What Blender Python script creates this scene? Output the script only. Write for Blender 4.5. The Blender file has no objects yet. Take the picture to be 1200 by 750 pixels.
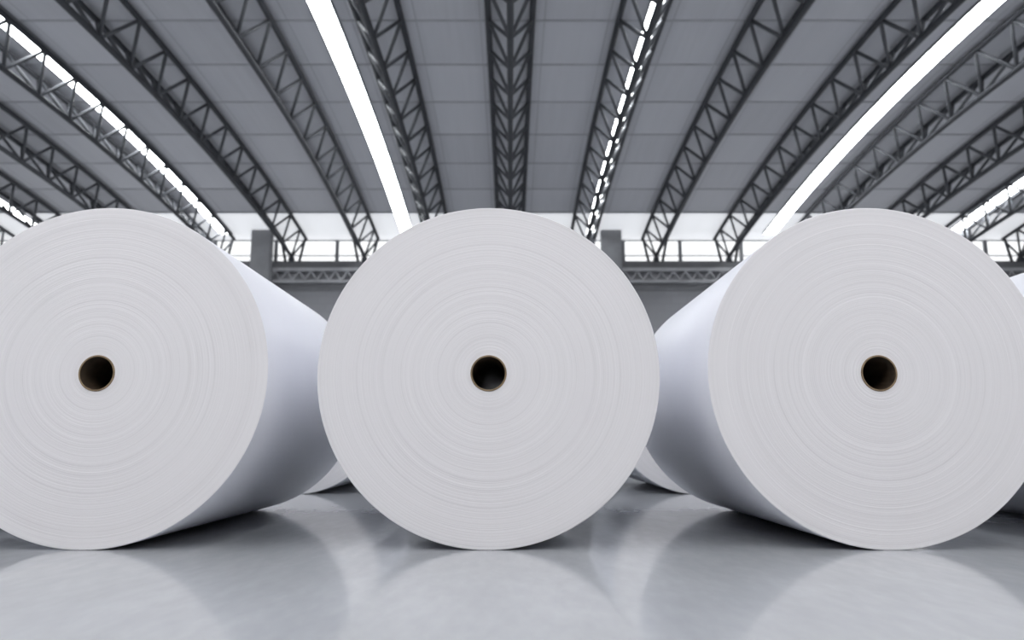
import bpy, bmesh, math, random
from mathutils import Vector, Matrix
random.seed(7)
C = bpy.context.scene.collection
PI = math.pi
F_PX, PITCH, CAM_H = 907.0, math.radians(9.02), 0.449

# ------------------------------------------------------------------ helpers
def tag(o, label=None, cat=None, group=None, kind=None):
    if label: o['label'] = label
    if cat: o['category'] = cat
    if group: o['group'] = group
    if kind: o['kind'] = kind
    return o

def empty(name, loc):
    o = bpy.data.objects.new(name, None)
    o.empty_display_size = 0.2
    o.location = loc
    C.objects.link(o)
    return o

def link_mesh(name, bm, mat, parent=None, loc=(0, 0, 0), smooth=False):
    bmesh.ops.recalc_face_normals(bm, faces=bm.faces[:])
    me = bpy.data.meshes.new(name)
    bm.to_mesh(me)
    bm.free()
    me.materials.append(mat)
    if smooth:
        for p in me.polygons:
            p.use_smooth = True
    o = bpy.data.objects.new(name, me)
    o.location = loc
    C.objects.link(o)
    if parent:
        o.parent = parent
    return o

def add_box(bm, x0, x1, y0, y1, z0, z1):
    vs = [bm.verts.new((x, y, z)) for x in (x0, x1) for y in (y0, y1) for z in (z0, z1)]
    for f in ((0, 1, 3, 2), (4, 6, 7, 5), (0, 4, 5, 1), (2, 3, 7, 6), (0, 2, 6, 4), (1, 5, 7, 3)):
        bm.faces.new([vs[i] for i in f])

def add_path(bm, pts, r, n=10, up=Vector((0, 0, 1))):
    """round section swept along a polyline"""
    pts = [Vector(p) for p in pts]
    rings = []
    for i, p in enumerate(pts):
        d = (pts[min(i + 1, len(pts) - 1)] - pts[max(i - 1, 0)]).normalized()
        u = up if abs(d.dot(up)) < 0.95 else Vector((1, 0, 0))
        a = d.cross(u).normalized()
        b = d.cross(a).normalized()
        rings.append([bm.verts.new(p + a * (r * math.cos(2 * PI * k / n)) + b * (r * math.sin(2 * PI * k / n))) for k in range(n)])
    for a, b in zip(rings, rings[1:]):
        for k in range(n):
            bm.faces.new((a[k], a[(k + 1) % n], b[(k + 1) % n], b[k]))
    bm.faces.new(rings[0])
    bm.faces.new(list(reversed(rings[-1])))

def copy_tree(o, parent=None):
    c = o.copy()
    C.objects.link(c)
    c.parent = parent
    for ch in list(o.children):
        copy_tree(ch, c)
    return c

# ------------------------------------------------------------------ materials
def base_mat(name, col, rough=0.5, metal=0.0, spec=0.5):
    m = bpy.data.materials.new(name)
    m.use_nodes = True
    b = m.node_tree.nodes['Principled BSDF']
    b.inputs['Base Color'].default_value = (*col, 1)
    b.inputs['Roughness'].default_value = rough
    b.inputs['Metallic'].default_value = metal
    b.inputs['Specular IOR Level'].default_value = spec
    return m, m.node_tree, b

def nmath(nt, op, a, b=None, c=None):
    n = nt.nodes.new('ShaderNodeMath')
    n.operation = op
    for i, v in enumerate((a, b, c)):
        if v is None:
            continue
        if isinstance(v, (int, float)):
            n.inputs[i].default_value = v
        else:
            nt.links.new(v, n.inputs[i])
    return n.outputs[0]

def nramp(nt, fac, stops):
    r = nt.nodes.new('ShaderNodeValToRGB')
    e = r.color_ramp.elements
    while len(e) < len(stops):
        e.new(0.5)
    for el, (p, c) in zip(e, stops):
        el.position = p
        el.color = (*c, 1)
    nt.links.new(fac, r.inputs['Fac'])
    return r.outputs['Color']

def nnoise(nt, vec, scale, detail=3, rough=0.5, dim='3D', w=None):
    n = nt.nodes.new('ShaderNodeTexNoise')
    n.noise_dimensions = dim
    n.inputs['Scale'].default_value = scale
    n.inputs['Detail'].default_value = detail
    n.inputs['Roughness'].default_value = rough
    if vec is not None and dim != '1D':
        nt.links.new(vec, n.inputs['Vector'])
    if w is not None:
        nt.links.new(w, n.inputs['W'])
    return n.outputs['Fac']

def painted(name, col, var=0.12, scale=3.0, rough=0.5, metal=0.0, spec=0.5):
    m, nt, b = base_mat(name, col, rough, metal, spec)
    tc = nt.nodes.new('ShaderNodeTexCoord')
    f = nnoise(nt, tc.outputs['Object'], scale, 4)
    lo = tuple(c * (1 - var) for c in col)
    hi = tuple(c * (1 + var) for c in col)
    nt.links.new(nramp(nt, f, [(0.3, lo), (0.7, hi)]), b.inputs['Base Color'])
    return m

def make_paper_face():
    m, nt, b = base_mat('wound_paper_edge', (0.8, 0.79, 0.81), 0.75, 0, 0.25)
    tc = nt.nodes.new('ShaderNodeTexCoord')
    oi = nt.nodes.new('ShaderNodeObjectInfo')
    sep = nt.nodes.new('ShaderNodeSeparateXYZ')
    nt.links.new(tc.outputs['Object'], sep.inputs[0])
    x, y, z = sep.outputs
    # slightly wandering radius so that the winding rings break up
    wob = nnoise(nt, tc.outputs['Object'], 1.6, 1)
    r = nmath(nt, 'SQRT', nmath(nt, 'ADD', nmath(nt, 'MULTIPLY', x, x), nmath(nt, 'MULTIPLY', z, z)))
    r = nmath(nt, 'ADD', r, nmath(nt, 'MULTIPLY', wob, 0.012))
    rr = nmath(nt, 'ADD', r, nmath(nt, 'MULTIPLY', oi.outputs['Random'], 7.0))
    fine = nnoise(nt, None, 150, 3, 0.65, '1D', rr)
    mid = nnoise(nt, None, 45, 2, 0.5, '1D', nmath(nt, 'ADD', rr, 3.3))
    wide = nnoise(nt, None, 9, 1, 0.5, '1D', nmath(nt, 'ADD', rr, 9.1))
    cloud = nnoise(nt, tc.outputs['Object'], 3.5, 2)
    mask = nmath(nt, 'MULTIPLY_ADD', cloud, 1.6, -0.3)
    # a few distinct darker gaps between windings
    gap = nnoise(nt, None, 38, 0, 0.5, '1D', nmath(nt, 'ADD', rr, 21.0))
    gap = nmath(nt, 'POWER', nmath(nt, 'SUBTRACT', 1.0, nmath(nt, 'ABSOLUTE', nmath(nt, 'SUBTRACT', gap, 0.5))), 60)
    v = nmath(nt, 'ADD', nmath(nt, 'MULTIPLY', nmath(nt, 'SUBTRACT', fine, 0.5), 0.32),
              nmath(nt, 'MULTIPLY', nmath(nt, 'SUBTRACT', mid, 0.5), 0.2))
    v = nmath(nt, 'SUBTRACT', v, nmath(nt, 'MULTIPLY', gap, 0.07))
    v = nmath(nt, 'MULTIPLY', v, mask)
    v = nmath(nt, 'ADD', v, nmath(nt, 'MULTIPLY', nmath(nt, 'SUBTRACT', wide, 0.5), 0.09))
    v = nmath(nt, 'ADD', v, 0.5)
    nt.links.new(nramp(nt, v, [(0.30, (0.66, 0.65, 0.665)), (0.5, (0.80, 0.79, 0.81)), (0.62, (0.86, 0.85, 0.87))]), b.inputs['Base Color'])
    bp = nt.nodes.new('ShaderNodeBump')
    bp.inputs['Strength'].default_value = 0.25
    bp.inputs['Distance'].default_value = 0.004
    nt.links.new(nmath(nt, 'ADD', fine, mid), bp.inputs['Height'])
    nt.links.new(bp.outputs[0], b.inputs['Normal'])
    return m

def make_floor():
    m, nt, b = base_mat('polished_concrete', (0.4, 0.41, 0.43), 0.2, 0, 0.5)
    tc = nt.nodes.new('ShaderNodeTexCoord')
    mp = nt.nodes.new('ShaderNodeMapping')
    mp.inputs['Rotation'].default_value = (0, 0, 0.6)
    mp.inputs['Scale'].default_value = (2.4, 0.8, 1)
    nt.links.new(tc.outputs['Object'], mp.inputs[0])
    a = nnoise(nt, mp.outputs[0], 1.5, 4, 0.55)
    c = nnoise(nt, mp.outputs[0], 9.0, 3, 0.5)
    s = nmath(nt, 'ADD', nmath(nt, 'MULTIPLY', a, 0.65), nmath(nt, 'MULTIPLY', c, 0.35))
    nt.links.new(nramp(nt, s, [(0.34, (0.42, 0.435, 0.46)), (0.5, (0.455, 0.47, 0.495)), (0.66, (0.50, 0.515, 0.54))]), b.inputs['Base Color'])
    nt.links.new(nmath(nt, 'MULTIPLY_ADD', a, 0.05, 0.07), b.inputs['Roughness'])
    b.inputs['IOR'].default_value = 1.33
    return m

def make_ceiling():
    m, nt, b = base_mat('ceiling_panels', (0.4, 0.41, 0.44), 0.7, 0, 0.2)
    tc = nt.nodes.new('ShaderNodeTexCoord')
    sep = nt.nodes.new('ShaderNodeSeparateXYZ')
    nt.links.new(tc.outputs['Object'], sep.inputs[0])
    x, y, z = sep.outputs
    fx = nmath(nt, 'DIVIDE', nmath(nt, 'ADD', x, 0.9), 1.875)
    fy = nmath(nt, 'DIVIDE', nmath(nt, 'SUBTRACT', y, 20.92), 2.57)
    lx = nmath(nt, 'LESS_THAN', nmath(nt, 'FRACT', fx), 0.025)
    cmb = nt.nodes.new('ShaderNodeCombineXYZ')
    nt.links.new(nmath(nt, 'FLOOR', fx), cmb.inputs[0])
    nt.links.new(nmath(nt, 'FLOOR', fy), cmb.inputs[1])
    wn = nt.nodes.new('ShaderNodeTexWhiteNoise')
    nt.links.new(cmb.outputs[0], wn.inputs['Vector'])
    st = nt.nodes.new('ShaderNodeMapping')
    st.inputs['Scale'].default_value = (6, 0.3, 1)
    nt.links.new(tc.outputs['Object'], st.inputs[0])
    streak = nnoise(nt, st.outputs[0], 1.0, 3)
    v = nmath(nt, 'ADD', nmath(nt, 'MULTIPLY', wn.outputs['Value'], 0.25), nmath(nt, 'MULTIPLY', streak, 0.25))
    v = nmath(nt, 'SUBTRACT', nmath(nt, 'ADD', v, 0.375), nmath(nt, 'MULTIPLY', lx, 0.35))
    nt.links.new(nramp(nt, v, [(0.1, (0.39, 0.395, 0.42)), (0.62, (0.555, 0.56, 0.595)), (0.9, (0.61, 0.615, 0.65))]), b.inputs['Base Color'])
    return m

def make_block_wall():
    m, nt, b = base_mat('block_wall', (0.3, 0.3, 0.32), 0.85, 0, 0.2)
    tc = nt.nodes.new('ShaderNodeTexCoord')
    mp = nt.nodes.new('ShaderNodeMapping')
    mp.inputs['Rotation'].default_value = (PI / 2, 0, 0)
    nt.links.new(tc.outputs['Object'], mp.inputs[0])
    br = nt.nodes.new('ShaderNodeTexBrick')
    br.inputs['Scale'].default_value = 1.0
    br.inputs['Brick Width'].default_value = 0.8
    br.inputs['Row Height'].default_value = 0.4
    br.inputs['Mortar Size'].default_value = 0.03
    br.inputs['Color1'].default_value = (0.36, 0.365, 0.385, 1)
    br.inputs['Color2'].default_value = (0.375, 0.38, 0.405, 1)
    br.inputs['Mortar'].default_value = (0.35, 0.355, 0.375, 1)
    nt.links.new(mp.outputs[0], br.inputs['Vector'])
    nt.links.new(br.outputs['Color'], b.inputs['Base Color'])
    return m

def glow(name, col, strength):
    m = bpy.data.materials.new(name)
    m.use_nodes = True
    nt = m.node_tree
    nt.nodes.clear()
    o = nt.nodes.new('ShaderNodeOutputMaterial')
    e = nt.nodes.new('ShaderNodeEmission')
    e.inputs['Color'].default_value = (*col, 1)
    e.inputs['Strength'].default_value = strength
    nt.links.new(e.outputs[0], o.inputs['Surface'])
    return m

M_FACE = make_paper_face()
M_WRAP = painted('smooth_white_paper', (0.83, 0.84, 0.895), 0.015, 2.0, 0.42, 0, 0.4)
M_CARD = painted('brown_cardboard', (0.24, 0.17, 0.10), 0.25, 30.0, 0.7)
M_BORE_SHADE = painted('shaded_bore_cardboard', (0.045, 0.030, 0.018), 0.3, 20.0, 0.6)  # core cardboard inside the bore, its shade put into the colour
M_FLOOR = make_floor()
M_CEIL = make_ceiling()
M_WALL = make_block_wall()
M_PLAIN = painted('plain_render', (0.12, 0.123, 0.13), 0.08, 0.4, 0.85)
M_CONC = painted('column_concrete', (0.27, 0.275, 0.29), 0.12, 1.2, 0.85)
M_CHORD = painted('dark_steel_paint', (0.045, 0.048, 0.056), 0.15, 2.0, 0.6, 0, 0.25)
M_STRUT = painted('grey_steel_paint', (0.085, 0.09, 0.10), 0.15, 2.0, 0.5, 0, 0.35)
M_GIRD = painted('girder_paint', (0.44, 0.445, 0.465), 0.12, 2.0, 0.5)
M_LEDGE = painted('ledge_paint', (0.14, 0.143, 0.152), 0.12, 2.0, 0.6)
M_PURL = painted('purlin_paint', (0.40, 0.405, 0.43), 0.1, 2.0, 0.6)
M_FRAME = painted('window_frame_paint', (0.16, 0.165, 0.18), 0.1, 2.0, 0.5)
M_SKY = glow('roof_light_glazing', (0.95, 0.975, 1.0), 14.0)
M_WIN = glow('window_daylight', (0.97, 0.985, 1.0), 1.25)
M_FRONT_FILL = glow('front_fill_glow', (1.0, 0.98, 0.97), 5.8)  # added light source behind the camera

# ------------------------------------------------------------------ hall shell
Y_BACK, Y_FRONT, X_SIDE = 39.6, -6.0, 31.0
def roof_z(y):                       # height of the truss top chords
    return 12.45 - 0.00415 * (y - 20.0) ** 2
CEIL_UP = 0.17

bm = bmesh.new()
add_box(bm, -X_SIDE, X_SIDE, Y_FRONT, Y_BACK + 1, -0.3, 0.0)
tag(link_mesh('floor', bm, M_FLOOR), kind='structure')

LAST = 36.34                         # last purlin: beyond it the sheeting glows to imitate window light
def ceiling_part(y0, y1, n):
    bm = bmesh.new()
    prev = None
    for i in range(n + 1):
        y = y0 + (y1 - y0) * i / n
        z = roof_z(y) + CEIL_UP
        ring = [bm.verts.new(p) for p in ((-X_SIDE, y, z), (X_SIDE, y, z), (X_SIDE, y, z + 0.15), (-X_SIDE, y, z + 0.15))]
        if prev:
            for k in range(4):
                bm.faces.new((prev[k], prev[(k + 1) % 4], ring[(k + 1) % 4], ring[k]))
        else:
            bm.faces.new(ring)
        prev = ring
    bm.faces.new(list(reversed(prev)))
    return bm
tag(link_mesh('ceiling', ceiling_part(Y_FRONT, LAST, 60), M_CEIL), kind='structure')

def make_glowing_bay():
    m, nt, b = base_mat('glowing_roof_sheet', (0.7, 0.71, 0.74), 0.5, 0, 0.3)
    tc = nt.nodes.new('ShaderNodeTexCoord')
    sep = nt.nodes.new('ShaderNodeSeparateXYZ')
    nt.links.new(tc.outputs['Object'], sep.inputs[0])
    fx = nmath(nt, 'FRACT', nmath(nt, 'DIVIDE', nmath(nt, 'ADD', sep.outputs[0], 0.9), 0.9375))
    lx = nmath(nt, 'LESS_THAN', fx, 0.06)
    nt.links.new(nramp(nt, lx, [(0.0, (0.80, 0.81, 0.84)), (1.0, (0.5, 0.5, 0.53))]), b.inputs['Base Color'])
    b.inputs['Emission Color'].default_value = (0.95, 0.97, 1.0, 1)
    b.inputs['Emission Strength'].default_value = 0.5  # window light on the last bay, put in as emission
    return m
M_BAY_GLOW = make_glowing_bay()
tag(link_mesh('ceiling.001', ceiling_part(LAST + 0.002, Y_BACK + 1, 8), M_BAY_GLOW), kind='structure')

# purlins carry the roof sheets over the trusses
n = 0
for k in range(0, 8):
    y = 20.92 + 2.57 * (k - 0) 
    if k == 7:
        continue
    n += 1
    z = roof_z(y)
    bm = bmesh.new()
    w = 0.035 if k < 6 else 0.08
    add_box(bm, -X_SIDE + .05, X_SIDE - .05, y - w, y + w, z + CEIL_UP - .028, z + CEIL_UP)
    tag(link_mesh('trim_%d' % n, bm, M_PURL), kind='structure')

SILL_Z = 9.83
bm = bmesh.new()
add_box(bm, -X_SIDE, X_SIDE, Y_BACK, Y_BACK + 0.4, 0, SILL_Z)
tag(link_mesh('wall_back', bm, M_WALL), kind='structure')
for nm, s in (('wall_left', -1), ('wall_right', 1)):
    bm = bmesh.new()
    x0, x1 = sorted((s * X_SIDE, s * (X_SIDE + 0.4)))
    add_box(bm, x0, x1, Y_FRONT, Y_BACK + 1, -.3, 13)
    tag(link_mesh(nm, bm, M_PLAIN), kind='structure')
# end wall behind the camera, opened for an added light panel
bm = bmesh.new()
add_box(bm, -X_SIDE, -16, Y_FRONT - .4, Y_FRONT, -.3, 13)
add_box(bm, 16, X_SIDE, Y_FRONT - .4, Y_FRONT, -.3, 13)
add_box(bm, -16, 16, Y_FRONT - .4, Y_FRONT, 9.4, 13)
add_box(bm, -16, 16, Y_FRONT - .4, Y_FRONT, -.3, 6.4)
tag(link_mesh('wall_front', bm, M_PLAIN), kind='structure')

def ribbon_window(name, x0, x1, y, z0, z1, mull, transoms, pane_mat, ft, face):
    root = tag(empty(name, ((x0 + x1) / 2, y, z0)), kind='structure')
    cx = (x0 + x1) / 2
    bm = bmesh.new()
    add_box(bm, x0 - cx, x1 - cx, -.02, .02, 0, z1 - z0)
    link_mesh('window_pane', bm, pane_mat, root, (0, 0, 0))
    bm = bmesh.new()
    d0, d1 = sorted((face * .03, face * .13))
    add_box(bm, x0 - cx, x1 - cx, d0, d1, 0, ft)
    add_box(bm, x0 - cx, x1 - cx, d0, d1, z1 - z0 - ft, z1 - z0)
    link_mesh('window_frame', bm, M_FRAME, root)
    for zt in transoms:
        bm = bmesh.new()
        add_box(bm, x0 - cx, x1 - cx, d0, d1, zt - z0 - ft / 2, zt - z0 + ft / 2)
        link_mesh('transom', bm, M_GIRD, root)
    for x in mull:
        bm = bmesh.new()
        add_box(bm, x - cx - .09, x - cx + .09, d0 - .02, d1 + .02, 0, z1 - z0)
        link_mesh('mullion', bm, M_FRAME, root)
    return root
px2x = lambda px: (px - 598) / F_PX * (39.5 * 0.9876 + 9.9 * 0.1568)
mull = [px2x(394 - 72 * k) for k in range(5)] + [px2x(798 + 72 * k) for k in range(6)] + [px2x(x) for x in (466, 532, 598, 664, 731)]
ribbon_window('window_1', -X_SIDE, X_SIDE, Y_BACK + .2, SILL_Z, roof_z(Y_BACK) + CEIL_UP, mull, [10.18], M_WIN, .06, -1)
ribbon_window('front_fill_panel', -16, 16, Y_FRONT - .2, 6.4, 9.4, [-12, -8, -4, 0, 4, 8, 12], [7.9], M_FRONT_FILL, .12, 1)  # unseen glowing panel, added to light the roll faces

M_LOW_FILL = glow('low_fill_glow', (0.97, 0.985, 1.0), 2.2)  # for two added panels hidden by the rolls, brightening the far ceiling
ribbon_window('low_fill_panel_left', -28, -8, Y_BACK - .03, 1.4, 5.8, [-24, -20, -16, -12], [3.0], M_LOW_FILL, .1, -1)
ribbon_window('low_fill_panel_right', 8, 28, Y_BACK - .03, 1.4, 5.8, [12, 16, 20, 24], [3.0], M_LOW_FILL, .1, -1)

# ------------------------------------------------------------------ roof trusses
SP = 3.752
HALF, DEEP = 0.63, 1.06
K0, K1 = -5, 10
def top_y(k): return 20.60 + 1.736 * k
def bot_y(k): return top_y(k + 0.5)
Y_END = 39.15
LEDGE_Z = 9.62
def zbot(y):
    return roof_z(y) - DEEP
truss0 = empty('roof_truss', (0, 38.85, LEDGE_Z))
O = Vector((0, 38.85, LEDGE_Z))
for s in (-1, 1):
    bm = bmesh.new()
    ys = [top_y(K0) - .9 + i * .868 for i in range(int((Y_END - top_y(K0) + .9) / .868) + 1)] + [Y_END]
    add_path(bm, [Vector((s * HALF, y, roof_z(y))) - O for y in ys], 0.09)
    link_mesh('top_chord', bm, M_CHORD, truss0, smooth=True)
bm = bmesh.new()
ys = [bot_y(K0) - .9 + i * .868 for i in range(int((38.9 - bot_y(K0) + .9) / .868) + 1)] + [38.95]
add_path(bm, [Vector((0, y, zbot(y))) - O for y in ys], 0.095)
link_mesh('bottom_chord', bm, M_CHORD, truss0, smooth=True)
for s in (-1, 1):
    for k in range(K0, K1 + 1):
        t = Vector((s * HALF, top_y(k), roof_z(top_y(k))))
        b = Vector((0, bot_y(k), zbot(bot_y(k))))
        t2 = Vector((s * HALF, min(top_y(k + 1), Y_END), roof_z(min(top_y(k + 1), Y_END))))
        for p, q in ((t, b), (b, t2)):
            bm = bmesh.new()
            d = (q - p).normalized()
            add_path(bm, [p + d * .05 - O, q - d * .05 - O], 0.056, 8)
            link_mesh('diagonal_strut', bm, M_STRUT, truss0, smooth=True)
    # upright at the bearing end
    bm = bmesh.new()
    y = 39.0
    add_path(bm, [Vector((s * HALF, y, roof_z(y))) - O, Vector((s * HALF * .55, y, LEDGE_Z + .02)) - O], 0.075, 8)
    link_mesh('end_post', bm, M_CHORD, truss0, smooth=True)
bm = bmesh.new()
add_box(bm, -.13, .13, -.15, .15, 0, zbot(38.85) - LEDGE_Z - .05)
link_mesh('bearing_block', bm, M_CHORD, truss0)
ORD = {1: 'first', 2: 'second', 3: 'third', 4: 'fourth', 5: 'fifth', 6: 'sixth', 7: 'seventh'}
for i in range(-7, 8):
    t = truss0 if i == 0 else copy_tree(truss0)
    t.location = (i * SP, 38.85, LEDGE_Z)
    if i == 0:
        lab = 'dark steel triangular lattice truss running straight overhead along the middle of the ceiling'
    else:
        lab = 'dark curved steel lattice roof truss, %s one %s of the central straight truss' % (ORD[abs(i)], 'left' if i < 0 else 'right')
    tag(t, lab, 'roof truss', 'curved lattice trusses under the ceiling')

# ------------------------------------------------------------------ long roof lights
sky_info = {-2: 'long white roof light strip at far left edge, low beyond the fifth truss',
            -1: 'long white roof light strip seen through the fourth truss left of centre',
            0: 'broad unbroken white roof light strip between first and second trusses left of centre',
            1: 'narrow white roof light strip showing in dashes through the first truss right of centre',
            2: 'broad unbroken white roof light strip between third and fourth trusses right of centre',
            3: 'white roof light strip glimpsed through the lattice of the sixth truss right of centre'}
sl0 = None
for k in sorted(sky_info):
    x = (-1.42 + 2.495 * k) * SP + (.08 if k == 1 else 0)
    if sl0 is None:
        root = empty('roof_light', (x, 20, 12.5))
        ys = [Y_FRONT + .5 + i * (38.8 - Y_FRONT - .5) / 46 for i in range(47)]
        def strip(bm, xa, xb, dz0, dz1):
            prev = None
            for y in ys:
                z = roof_z(y) + CEIL_UP - 12.5
                ring = [bm.verts.new(p) for p in ((xa, y - 20, z + dz0), (xb, y - 20, z + dz0), (xb, y - 20, z + dz1), (xa, y - 20, z + dz1))]
                if prev:
                    for j in range(4):
                        bm.faces.new((prev[j], prev[(j + 1) % 4], ring[(j + 1) % 4], ring[j]))
                else:
                    bm.faces.new(ring)
                prev = ring
            bm.faces.new(list(reversed(prev)))
        bm = bmesh.new()
        strip(bm, -.31, .31, -.06, -.035)
        link_mesh('glazing_panel', bm, M_SKY, root)
        for s in (-1, 1):
            bm = bmesh.new()
            a, b_ = sorted((s * .31, s * .36))
            strip(bm, a, b_, -.07, 0)
            link_mesh('edge_frame', bm, M_FRAME, root)
        sl0 = root
    else:
        root = copy_tree(sl0)
        root.location = (x, 20, 12.5)
        if k == 1:
            root.scale = (.6, 1, 1)          # this strip is the narrow one
    tag(root, sky_info[k], 'skylight', 'long strips of roof light')

# ------------------------------------------------------------------ girder, ledge and columns at the far end
bm = bmesh.new()
add_box(bm, -X_SIDE, X_SIDE, 38.75, Y_BACK - .0, 9.33, LEDGE_Z)
tag(link_mesh('trim_9', bm, M_LEDGE), kind='structure')
bm = bmesh.new()
add_box(bm, -X_SIDE, X_SIDE, Y_BACK - .1, Y_BACK, 8.27, 8.5)
tag(link_mesh('trim_10', bm, M_CONC), kind='structure')
gz1, gz0 = 9.28, 8.57
gir = tag(empty('lattice_girder', (0, 38.85, gz0)), 'long horizontal grey lattice girder with triangular webbing below the far windows', 'girder')
for nm, z in (('top_rail', gz1 - gz0 - .06), ('bottom_rail', .06)):
    bm = bmesh.new()
    add_box(bm, -X_SIDE + .05, X_SIDE - .05, -.08, .08, z - .06, z + (.105 if z > .3 else .06))
    link_mesh(nm, bm, M_GIRD, gir)
pitch = .62
x = -27.9
k = 0
zz = (.12, gz1 - gz0 - .12)
while x < 27.9:
    bm = bmesh.new()
    a, b = zz if k % 2 == 0 else zz[::-1]
    add_path(bm, [(x, 0, a), (x + pitch / 2, 0, b)], .045, 6)
    st = link_mesh('web_strut', bm, M_GIRD, gir)
    x += pitch / 2
    k += 1

cols = [(-12.68, 'grey concrete column on the left rising past the window band behind the third truss'),
        (5.15, 'grey concrete column right of centre, its foot hidden behind the middle paper roll'),
        (23.0, 'grey concrete column at right whose top just shows above the right paper roll')]
for x, lab in cols:
    bm = bmesh.new()
    zt = roof_z(38.5) + CEIL_UP
    add_box(bm, -.52, .52, -.25, .2, 0, zt - .02)
    bmesh.ops.bevel(bm, geom=[e for e in bm.edges if abs(e.verts[0].co.z - e.verts[1].co.z) > 1], offset=.04, segments=2, affect='EDGES')
    tag(link_mesh('support_column', bm, M_CONC, None, (x, 38.5, 0)), lab, 'column', 'concrete columns at the far wall')

# ------------------------------------------------------------------ paper rolls
R, L, RC = 0.75, 2.05, 0.0795
def ring_bm(profile, n, closed=True):
    """revolve a closed (radius, y) profile about the Y axis"""
    bm = bmesh.new()
    cols_ = []
    for i in range(n):
        a = 2 * PI * i / n
        cols_.append([bm.verts.new((r * math.cos(a), y, r * math.sin(a))) for r, y in profile])
    m = len(profile)
    for i in range(n):
        a, b = cols_[i], cols_[(i + 1) % n]
        for j in range(m):
            bm.faces.new((a[j], b[j], b[(j + 1) % m], a[(j + 1) % m]))
    return bm

def make_roll():
    root = empty('paper_roll', (0, 0, 0))
    e = .004
    # winding: front face, outer wrap, back face, bore
    front = [(RC, .0), (RC + .25, .0), (RC + .45, .0), (R - e, .0), (R - e * .3, e * .3), (R, e)]
    prof = front + [(R, L / 2), (R, L - e), (R - e * .3, L - e * .3), (R - e, L), (RC, L), (RC, L / 2)]
    bm = ring_bm(prof, 256)
    o = link_mesh('paper_winding', bm, M_FACE, root, (0, 0, R))
    o.data.materials.append(M_WRAP)
    for p in o.data.polygons:
        rad = math.hypot(p.center.x, p.center.z)
        if rad > R - .002 and .002 < p.center.y < L - .002:
            p.material_index = 1
            p.use_smooth = True
    # cardboard core tube
    t, c = .0075, .0015
    prof = [(RC - t + c, -.004), (RC - c, -.004), (RC - .0003, -.004 + c), (RC - .0003, L + .003), (RC - t, L + .003), (RC - t, L / 2), (RC - t, -.004 + c)]
    o = link_mesh('core_tube', ring_bm(prof, 72), M_CARD, root, (0, 0, R))
    o.data.materials.append(M_BORE_SHADE)
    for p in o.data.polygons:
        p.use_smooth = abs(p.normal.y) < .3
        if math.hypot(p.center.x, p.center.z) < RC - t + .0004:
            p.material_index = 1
    o['label'] = 'brown cardboard core tube'
    return root
roll0 = make_roll()
D1, D2 = 3.382, 7.03
rolls = [(-1.810, D1, 'big white paper roll at left, its right flank and front face in view'),
         (-.095, D1, 'big white paper roll in the middle of the front row, seen face on'),
         (1.614, D1, 'big white paper roll at right with its left flank in view'),
         (3.33, D1, 'white paper roll cut by right picture edge, only a sliver of side showing'),
         (-3.53, D1, 'white paper roll outside the frame, left of the left roll'),
         (-1.895, D2, 'white paper roll in the back row, glimpsed low between left and middle front rolls'),
         (-.12, D2, 'white paper roll in the back row, hidden behind the middle front roll'),
         (1.656, D2, 'white paper roll in the back row, glimpsed low between middle and right front rolls')]
rot = [0.0, 2.0, 1.1, 2.3, 3.1, 4.0, 5.0, 0.6]
for i, (x, y, lab) in enumerate(rolls):
    r = roll0 if i == 0 else copy_tree(roll0)
    r.location = (x, y, 0)
    for ch in r.children:
        ch.rotation_euler = (0, rot[i], 0)
    tag(r, lab, 'paper roll', 'paper rolls in the front row' if y == D1 else 'paper rolls in the back row')

# ------------------------------------------------------------------ world, camera
w = bpy.data.worlds.new('world')
bpy.context.scene.world = w
w.use_nodes = True
bg = w.node_tree.nodes['Background']
bg.inputs[0].default_value = (.8, .88, 1, 1)
bg.inputs[1].default_value = 1.0

cam = bpy.data.cameras.new('camera')
cam.sensor_width = 36
cam.lens = 36 * F_PX / 1200
cam.shift_x = 2 / 1200
cam.clip_end = 200
cam.dof.use_dof = True
cam.dof.focus_distance = 3.5
cam.dof.aperture_fstop = 1.9
co = bpy.data.objects.new('camera', cam)
co.location = (0, 0, CAM_H)
co.rotation_euler = (PI / 2 + PITCH, 0, 0)
C.objects.link(co)
sc = bpy.context.scene
sc.camera = co
sc.view_settings.view_transform = 'Standard'
sc.view_settings.look = 'None'
sc.view_settings.gamma = 1
sc.view_settings.use_curve_mapping = False
sc.view_settings.exposure = 0.12
